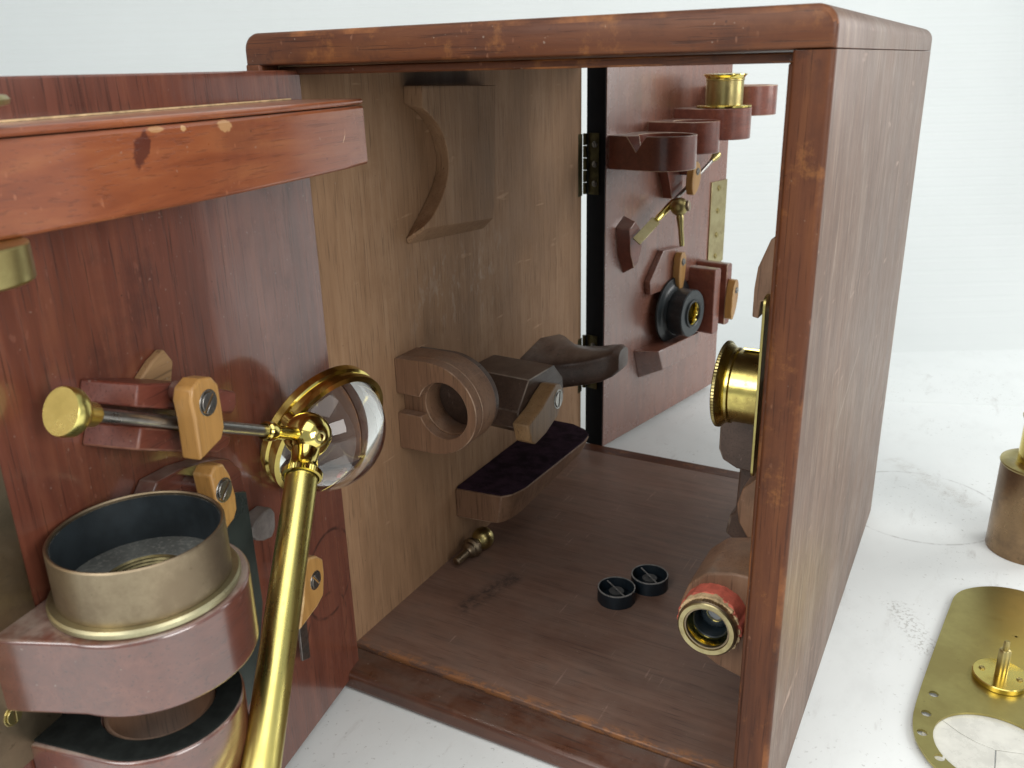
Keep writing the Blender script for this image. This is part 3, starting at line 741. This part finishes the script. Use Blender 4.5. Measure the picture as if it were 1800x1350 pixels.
# ------------------------------------------------------------ things held by the front door
# bull's eye condenser
def FP(s, e, z): return MF @ Vector((s, e, z))
ballL = Vector((.0717, .0279, .1888)); rodL = Vector((.1745, .0162, .2377))
ball = FP(*ballL); rod = FP(*rodL); rd = (rod - ball).normalized()
cond = empty('bullseye_condenser', Matrix.Translation(ball), 'brass condenser with a bulging glass lens, clipped to the near door by its steel rod', 'lens')
L = (rod - ball).length
obj('rod', solid([(.00235, .030), (.00235, L)], 20), 'steel', cond, axis_m(ball, rd))
obj('rod_socket', solid([(.0030, .008), (.0030, .022), (.0036, .0235), (.0041, .026), (.0041, .0285), (.0034, .0292), (.0034, .0305)], 28), 'brass', cond, axis_m(ball, rd))
kn = solid([(.0030, L - .001), (.0040, L + .0005), (.0042, L + .004), (.0052, L + .0055), (.0068, L + .0070), (.0078, L + .0085), (.0080, L + .0120), (.0076, L + .0128)], 40)
obj('knob', kn, 'brass_tube', cond, axis_m(ball, rd))
tubeEnd = FP(.1905, .0665, .1040); td = (tubeEnd - ball).normalized(); TLn = (tubeEnd - ball).length
rb = .0103
bmB = solid([(.0006, -rb)] + [(rb * math.sin(R_(a)), -rb * math.cos(R_(a))) for a in range(8, 176, 8)] + [(.0006, rb)], 48)
obj('ball_joint', bmB, 'brass', cond, axis_m(ball, td), angle=80)
obj('ball_seam', lathe([(rb + .0002, -.0004), (rb + .0002, .0004), (rb - .0006, .0004), (rb - .0006, -.0004)], 48), 'brass_dull', cond, axis_m(ball, (MF.to_3x3() @ Vector((.25, .1, .96)))))
obj('ball_pin', solid([(.0030, .0075), (.0030, .0098), (.0022, .0103), (.0012, .0100)], 24), 'brass_dull', cond, axis_m(ball, (CAM - ball).normalized() + r2 * .75 - u2 * .12))
obj('collar', solid([(.0062, .0070), (.0060, .0090), (.0056, .0115), (.0058, .0140), (.0066, .0170), (.0080, .0185)], 48), 'brass', cond, axis_m(ball, td))
obj('knurled_ring', lathe([(.0074, .0185), (.0086, .0188), (.0086, .0212), (.0074, .0215)], 96, knurl={1: .0003, 2: .0003}), 'brass', cond, axis_m(ball, td))
obj('stem_tube', lathe([(.0068, .0210), (.0068, TLn), (.0060, TLn), (.0060, .0210)], 64), 'brass_tube', cond, axis_m(ball, td))
# lens: thick plano-convex glass in a brass rim
ln = (r2 * .746 - u2 * .53 - fw * .40).normalized()
lc = FP(.0403, .0182, .1767)
LR = .0312
ML = axis_m(lc, ln)
rim = lathe([(LR - .0008, -.0062), (LR + .0016, -.0066), (LR + .0026, -.0056), (LR + .0026, -.0022), (LR + .0014, -.0014), (LR + .0014, .0010), (LR + .0024, .0018), (LR + .0022, .0040), (LR - .0002, .0046), (LR - .0010, .0038)], 96)
obj('lens_rim', rim, 'brass', cond, ML)
hb_ = .0255; Rs = ((LR - .0012) ** 2 + hb_ ** 2) / (2 * hb_); amax = math.asin((LR - .0012) / Rs) if hb_ < Rs else PI / 2
prof = [(.0004, -.0038), (LR - .0014, -.0038), (LR - .0010, -.0030)]
prof += [(Rs * math.sin(amax * (1 - i / 24)), Rs * math.cos(amax * (1 - i / 24)) - Rs + hb_ + .0022) for i in range(24)] + [(.0004, hb_ + .0022)]
obj('lens', solid(prof, 96), 'glass', cond, ML, angle=40)
# arm from the ball to the rim
ep = lc - ln * .0005
ed = (ball - lc); ed = (ed - ln * ed.dot(ln)).normalized()
rimp = lc + ed * (LR + .0015)
am = axis_m(ball, rimp - ball)
obj('rim_lug', solid([(.0036, .003), (.0036, max(.006, (rimp - ball).length))], 20), 'brass', cond, am)

# blackened brass collar standing in the upper ring holder
cl = (.179, .0285)
MCl = MF @ Matrix.Translation((cl[0], cl[1], .1791))
collar = empty('brass_collar', MCl, 'large tarnished brass collar, black inside, standing in the ring holder of the near door', 'collar')
obj('outer_wall', lathe([(.0262, .0030), (.0275, .0030), (.0275, .0213), (.0270, .0218), (.0266, .0218), (.0262, .0213)], 96), 'brass_old', collar, MCl)
obj('flange', lathe([(.0230, 0), (.0297, 0), (.0302, .0006), (.0302, .0020), (.0296, .0029), (.0230, .0029)], 96), 'brass_pale', collar, MCl)
obj('inner_lining', lathe([(.0258, .0030), (.02615, .0030), (.02615, .0205), (.0258, .0205)], 96), 'black_inside', collar, MCl)
obj('inner_floor', lathe([(.0140, .0018), (.02575, .0018), (.02575, .0040), (.0143, .0040), (.0140, .0036)], 96), 'black_dusty', collar, MCl)
prof = [(.01395, .0037)]
for k in range(9): prof += [(.0132, .0031 - k * .0013), (.0138, .0025 - k * .0013)]
prof += [(.0138, -.0095), (.0150, -.0095), (.0150, .0016), (.01395, .0016)]
obj('screw_thread', lathe(prof, 72), 'thread', collar, MCl, angle=20)
obj('back_lens', solid([(.0130, -.0085), (.0130, -.0080)], 40), 'black_inside', collar, MCl)

# eyepiece pushed through the shelf
me_ = MF @ Matrix.Translation((.2085, .0185, .2880))
ep1 = empty('shelf_eyepiece', me_, 'brass eyepiece pushed through the top shelf at the left edge of the near door', 'eyepiece')
obj('lower_drum', solid([(.0140, 0), (.0155, .0008), (.0155, .0105)], 64), 'brass_dull', ep1, me_, bevel=.0004)
obj('upper_tube', solid([(.0130, .0392), (.0130, .0440), (.0176, .0452), (.0180, .0464), (.0172, .0474), (.0132, .0478), (.0128, .0520), (.0120, .0530)], 64), 'brass_dull', ep1, me_)

# thin dark slide held by the lower button
sl = prism([(.0965, .1710), (.1110, .1770), (.1240, .1500), (.1240, .0700), (.1085, .0780), (.0958, .1150)], .0090, .0104, fy)
slide = obj('dark_slide', sl, 'dark_plate', None, MF, bevel=.0002)
tag(slide, 'dark green-black thin plate behind the yellow button above the large brass collar', 'plate')
gp = tag(obj('grey_tab', prism(smooth_poly([(.0950, .1490), (.0860, .1535), (.0740, .1530), (.0760, .1380), (.0880, .1410)], 1), .0003, .0080, fy), 'grey_horn', None, MF, bevel=.0008), 'small grey worn tab on the near door, just left of the brass tube', 'tab')
st = tag(obj('steel_strip', prism([(.0575, .1000), (.0640, .1000), (.0655, .0600), (.0585, .0570)], .0050, .0064, fy), 'steel_dark', None, MF, bevel=.0002), 'thin dark metal strip hanging below the lowest yellow button on the near door', 'strip')

# ------------------------------------------------------------ things held by the rear door
me_ = MB @ Matrix.Translation((.1325, -.0365, .3002))
e2 = empty('brass_eyepiece', me_, 'short shiny brass eyepiece standing in the third ring of the rear door', 'eyepiece')
obj('flange', solid([(.0236, 0), (.0243, .0004), (.0243, .0018), (.0236, .0022)], 72), 'brass', e2, me_)
obj('drum', lathe([(.0150, .0022), (.0164, .0022), (.0164, .0225), (.0170, .0230), (.0170, .0240), (.0164, .0246), (.0150, .0246)], 72), 'brass_dull', e2, me_)
obj('eye_cup', lathe([(.0128, .0246), (.0166, .0246), (.0176, .0262), (.0190, .0274), (.0190, .0282), (.0150, .0286), (.0128, .0276)], 72), 'brass', e2, me_)

# stage forceps
def BP(s, e, z): return MB @ Vector((s, -e, z))
pA, pB_ = BP(.168, .0150, .2560), BP(.036, .0150, .1985)
fdir = (pB_ - pA).normalized(); FL = (pB_ - pA).length
fc = empty('stage_forceps', Matrix.Translation(BP(.0857, .015, .2147)), 'slim brass and steel tool with ball joint slanting across the rear door', 'forceps')
mA = axis_m(pA, fdir)
obj('rod', solid([(.0018, .012), (.0018, FL * .62)], 18), 'steel', fc, mA)
obj('end_cap', solid([(.0026, 0), (.0040, .0015), (.0040, .007), (.0028, .010), (.0022, .014)], 24), 'brass_dull', fc, mA)
obj('sleeve', solid([(.0024, FL * .60), (.0030, FL * .62), (.0030, FL * .80), (.0022, FL * .83)], 24), 'brass', fc, mA)
bc = pA + fdir * (FL * .66) + (MB.to_3x3() @ Vector((0, -1, 0))) * .010
rbb = .0082
obj('ball', solid([(.0005, -rbb)] + [(rbb * math.sin(R_(a)), -rbb * math.cos(R_(a))) for a in range(8, 176, 8)] + [(.0005, rbb)], 36), 'brass_dull', fc, Matrix.Translation(bc), angle=80)
obj('ball_cap', solid([(.0045, .0060), (.0045, .0092), (.0030, .0098)], 24), 'brass_old', fc, axis_m(bc, r2 * .9 - fw * .5))
sd = (BP(.079, .030, .186) - bc).normalized()
obj('stem', solid([(.0030, .006), (.0034, .010), (.0030, .014), (.0024, .020), (.0024, .034), (.0020, .035)], 24), 'brass_dull', fc, axis_m(bc, sd))
tz = fdir; tx = tz.cross((CAM - pB_).normalized()).normalized(); ty = tz.cross(tx); tp = pA + fdir * (FL * .80)
tipM = Matrix(((tx.x, ty.x, tz.x, tp.x), (tx.y, ty.y, tz.y, tp.y), (tx.z, ty.z, tz.z, tp.z), (0, 0, 0, 1)))
obj('jaw_plate', box(-.0042, .0042, -.0005, .0005, .004, FL * .20 + .010), 'lock_brass', fc, tipM, bevel=.0002)

# black flanged tube
mT = MB @ axis_m((.1085, -.0062, .1140), (0, -1, 0))
bt_ = empty('black_flanged_tube', mT, 'black lacquered flanged tube fixed on the rear door below a yellow button', 'tube')
obj('flange', solid([(.0318, 0), (.0324, .0008), (.0322, .0024), (.0300, .0030), (.0270, .0034), (.0246, .0046), (.0232, .0066)], 72), 'black_metal', bt_, mT)
obj('barrel', lathe([(.0112, .0066), (.0222, .0066), (.0226, .0080), (.0226, .0215), (.0218, .0224), (.0138, .0224), (.0135, .0238), (.0124, .0242), (.0112, .0236)], 72), 'black_metal', bt_, mT)
obj('eye_ring', lathe([(.0100, .0080), (.0111, .0080), (.0111, .0225), (.0106, .0218), (.0100, .0200)], 56), 'brass', bt_, mT)
obj('bore', solid([(.0099, .0085), (.0099, .0090)], 40), 'shadow_gap', bt_, mT)

# ------------------------------------------------------------ things inside the case
def floor_ring(x, y, rot, label):
    m = Matrix.Translation((x, y, TB + .0011)) @ Matrix.Rotation(rot, 4, 'Z')
    e = empty('black_ring', m, label, 'ring', 'black diaphragm rings on the case floor')
    return e, m
def make_ring_parts(e, m):
    obj('wall', lathe([(.0112, 0), (.0122, 0), (.0122, .0088), (.0118, .0093), (.0114, .0093), (.0112, .0088)], 56), 'black_ring', e, m)
    obj('base_disc', solid([(.0112, .0004), (.0112, .0012)], 40), 'black_ring', e, m)
    obj('centre_stop', solid([(.0048, .0060), (.0048, .0066)], 32), 'ring_stop', e, m)
    obj('cross_bar', box(-.0004, .0004, -.0112, .0112, .0074, .0080), 'ring_bar', e, m)
    obj('rim', lathe([(.0113, .0088), (.0121, .0088), (.0121, .0095), (.0113, .0095)], 56), 'ring_bar', e, m)
    obj('stop_post', solid([(.0007, .0066), (.0007, .0074)], 12), 'black_ring', e, m)
for x, y, rot, lab in ((.1332, .1372, .95, 'black ring with a cross bar on the case floor, nearer the front'), (.1470, .1610, .88, 'black ring with a cross bar on the case floor, the one farther back')):
    e, m = floor_ring(x, y, rot, lab); make_ring_parts(e, m)
# small turned brass fitting lying under the rest
p0 = Vector((.0205, .1215, TB + .0010 + .0056)); p1 = Vector((.0240, .1660, TB + .0010 + .0092))
mp = axis_m(p0, p1 - p0)
pin = empty('turned_brass_fitting', Matrix.Translation(p0), 'small turned brass fitting lying on the case floor below the cloth covered rest', 'fitting')
obj('spigot', solid([(.0022, 0), (.0031, .0008), (.0031, .0130), (.0038, .0140)], 24), 'brass_old', pin, mp)
obj('collar', solid([(.0038, .0140), (.0058, .0155), (.0058, .0175), (.0072, .0190), (.0072, .0212), (.0050, .0235), (.0038, .0260)], 32), 'brass_old', pin, mp)
rq = .0082
obj('ball_end', solid([(.0036, .0252)] + [(rq * math.sin(R_(a)), .0330 - rq * math.cos(R_(a))) for a in range(26, 176, 10)], 32), 'brass_dull', pin, mp, angle=80)

# brass plate with drum in the right hand cradle
xp = .2266
mp_ = Matrix.Translation((xp, .0985, .148))
pl = empty('plate_with_drum', mp_, 'upright thin brass plate with a knurled brass drum, stored on the right wall', 'fitting')
obj('plate', prism(rrect(.0730, .1240, .1480, .2385, .004), xp, xp + .0014, fx), 'brass_plate', pl, bevel=.0002)
mD = axis_m((xp - .0002, .0990, .1850), (-1, 0, 0))
dr = lathe([(.0150, 0), (.0183, 0), (.0183, .0150), (.0193, .0158), (.0193, .0170), (.0187, .0178), (.0201, .0190), (.0212, .0205), (.0150, .0205)], 80)
obj('drum', dr, 'brass_aged', pl, mD)
obj('knurled_flange', lathe([(.0150, .0205), (.0214, .0205), (.0221, .0211), (.0221, .0224), (.0214, .0229), (.0150, .0229)], 160, knurl={2: .0003, 3: .0003}), 'brass_dull', pl, mD)
obj('drum_catch', box(-.0060, .0060, -.0193, -.0181, .0020, .0135), 'brass', pl, mD @ Matrix.Rotation(R_(200), 4, 'Z'), bevel=.0002)

# wrapped eyepiece in the lower right holder
mE = axis_m((.2180, .0595, .0770), (-.01, -1, .02))
we = empty('wrapped_eyepiece', mE, 'brass eyepiece wrapped in torn red leather, in the lower right wall holder', 'eyepiece')
obj('barrel', lathe([(.0100, -.030), (.0136, -.030), (.0136, .0120), (.0100, .0120)], 56), 'brass_dull', we, mE)
bm = bmesh.new(); n = 72; ls = [[], [], [], []]
for i in range(n):
    a = 2 * PI * i / n; j = random.uniform(-.0005, .0005); zt = .0105 + .0016 * math.sin(a * 2 + 1) + random.uniform(-.0006, .0006)
    ca, sa = math.cos(a), math.sin(a)
    for k, (r, z) in enumerate(((.0139, -.006), (.0162 + j * .3, -.006), (.0162 + j, zt), (.0150 + j * .5, zt + .0008))): ls[k].append((r * ca, r * sa, z))
obj('leather_wrap', loops(ls, closed=True, bm=bm), 'red_card', we, mE, angle=50)
ls = [[], [], [], []]; bm = bmesh.new()
for i in range(n):
    a = 2 * PI * i / n; j = random.uniform(-.0006, .0006); ca, sa = math.cos(a), math.sin(a)
    for k, (r, z) in enumerate(((.0139, .0085), (.0159 + j * .5, .0085), (.0157 + j, .0128 + j), (.0142, .0130 + j))): ls[k].append((r * ca, r * sa, z))
obj('torn_card', loops(ls, closed=True, bm=bm), 'cork', we, mE, angle=40)
obj('knurled_ring', lathe([(.0105, .0125), (.0146, .0125), (.0150, .0132), (.0150, .0158), (.0144, .0164), (.0105, .0160)], 120, knurl={2: .0003, 3: .0003}), 'brass_old', we, mE)
obj('front_ring', lathe([(.0112, .0120), (.0140, .0160), (.0143, .0166), (.0138, .0171), (.0116, .0169), (.0112, .0160)], 72), 'lock_brass', we, mE)
obj('inner_ring', lathe([(.0090, .0085), (.0111, .0085), (.0111, .0140), (.0106, .0142), (.0096, .0120), (.0090, .0100)], 72), 'brass', we, mE)
obj('inner_tube', lathe([(.0080, -.010), (.0089, -.010), (.0089, .0095), (.0084, .0090), (.0080, .0060)], 56), 'black_ring', we, mE)
obj('eye_lens', solid([(.0079, .0010), (.0072, .0024), (.0056, .0036), (.0030, .0043), (.0004, .0045)], 48), 'eye_glass', we, mE)

# ------------------------------------------------------------ things on the table beside the case
mt = Matrix.Translation((.3675, .3470, .0002))
te = empty('table_eyepiece', mt, 'stepped brown brass eyepiece standing on the white table beside the case', 'eyepiece')
obj('lower_barrel', lathe([(.0150, 0), (.0262, 0), (.0264, .0006), (.0258, .0660), (.0262, .0664), (.0150, .0664)], 96), 'brass_brown', te, mt)
obj('shoulder', lathe([(.0140, .0664), (.0262, .0664), (.0266, .0672), (.0264, .0682), (.0240, .0690), (.0200, .0692), (.0190, .0688), (.0140, .0688)], 96), 'brass_dull', te, mt)
obj('upper_barrel', lathe([(.0130, .0688), (.0160, .0688), (.0158, .0980), (.0130, .0980)], 80), 'brass', te, mt)
obj('eye_cup', lathe([(.0110, .0980), (.0160, .0980), (.0164, .0990), (.0160, .1000), (.0172, .1012), (.0175, .1028), (.0166, .1036), (.0110, .1030)], 80), 'brass_dull', te, mt)
obj('eye_lens', solid([(.0110, .1018), (.0110, .1022)], 48), 'grey_horn', te, mt)

# brass stage plate with pivot pin, cracked opal glass in its opening
zp = .0016
mpz = Matrix.Translation((.352, .175, 0))
stg = empty('stage_plate', mpz, 'flat brass plate with pivot pin and small holes, lying on the table', 'plate')
out = [(.3243, .2455), (.3263, .2575), (.3327, .2674), (.3443, .2763), (.3560, .2800), (.3680, .2800), (.3800, .2740), (.3860, .2640), (.3900, .2500),
       (.3970, .1500), (.3975, .1150), (.3930, .0970), (.3840, .0840), (.3700, .0760), (.3540, .0735), (.3388, .0775), (.3256, .0855), (.3170, .0987), (.3134, .1109), (.3126, .1305)]
c_ = (.3530, .1120)
big_hole = [(.3530 + .0295 * math.cos(2 * PI * i / 48), .1120 + .0275 * math.sin(2 * PI * i / 48)) for i in range(48)]
def plate_with_holes():
    bm = bmesh.new()
    holes = [big_hole] + [circ(h, .0026, 16) for h in ((.3214, .1440), (.3191, .1254), (.3185, .1087), (.3279, .0936))] + [circ((.3615, .2225), .0009, 10)]
    from mathutils.geometry import delaunay_2d_cdt
    rings = [smooth_poly(out, 2)] + holes
    pts, eds = [], []
    for lp_ in rings:
        k0 = len(pts); pts += [Vector(q) for q in lp_]
        eds += [(k0 + i, k0 + (i + 1) % len(lp_)) for i in range(len(lp_))]
    vv, ee, ff = delaunay_2d_cdt(pts, eds, [], 0, 1e-6)[:3]
    def inside(x, y, poly):
        r = False; n = len(poly)
        for i in range(n):
            (xa, ya), (xb, yb) = poly[i], poly[(i + 1) % n]
            if (ya > y) != (yb > y) and x < (xb - xa) * (y - ya) / (yb - ya) + xa: r = not r
        return r
    bv = [bm.verts.new((q.x, q.y, zp)) for q in vv]
    for f in ff:
        cx = sum(vv[i].x for i in f) / len(f); cy = sum(vv[i].y for i in f) / len(f)
        if inside(cx, cy, rings[0]) and not any(inside(cx, cy, h) for h in rings[1:]): bm.faces.new([bv[i] for i in f])
    r = bmesh.ops.extrude_face_region(bm, geom=bm.faces[:])
    for v in r['geom']:
        if isinstance(v, bmesh.types.BMVert): v.co.z += .0014
    return bm
obj('brass_sheet', plate_with_holes(), 'brass_plate', stg)
mpd = Matrix.Translation((.3535, .1745, zp + .0014))
obj('pivot_disc', solid([(.0142, 0), (.0146, .0004), (.0146, .0030), (.0141, .0035)], 72), 'brass', stg, mpd)
obj('pivot_pin', solid([(.0032, .0035), (.0032, .0190), (.0026, .0202), (.0016, .0205), (.0016, .0250), (.0012, .0258)], 28), 'brass_dull', stg, mpd)
for dx, dy in ((-.0095, .0012), (.0095, -.0012)):
    screw(stg, mpd @ Matrix.Translation((dx, dy, .0036)), .0016, .4, 'brass_dull')
# cracked opal glass, three shards under the opening
def shard(poly): return obj('glass_shard', prism(poly, .0004, .0012, fz), 'opal', stg, bevel=.00015, segs=1)
R3 = .0345
def arcp(a0, a1, n=14): return [(c_[0] + R3 * math.cos(R_(a0 + (a1 - a0) * i / n)), c_[1] + R3 * .94 * math.sin(R_(a0 + (a1 - a0) * i / n))) for i in range(n + 1)]
mid = [(.3268, .1262), (.3360, .1195), (.3440, .1160), (.3528, .1145), (.3657, .1180)]
shard(arcp(20, 152) + [(a, b + .00022) for a, b in mid])
shard([(a, b - .00022) for a, b in mid[:4]] + [(.3526, .0990)] + [(.3545, .0800)] + arcp(272, 157)[1:])
shard([(.3533, .1143), (.3657, .1176)] + list(reversed(arcp(-85, 14))) + [(.3531, .0990)])
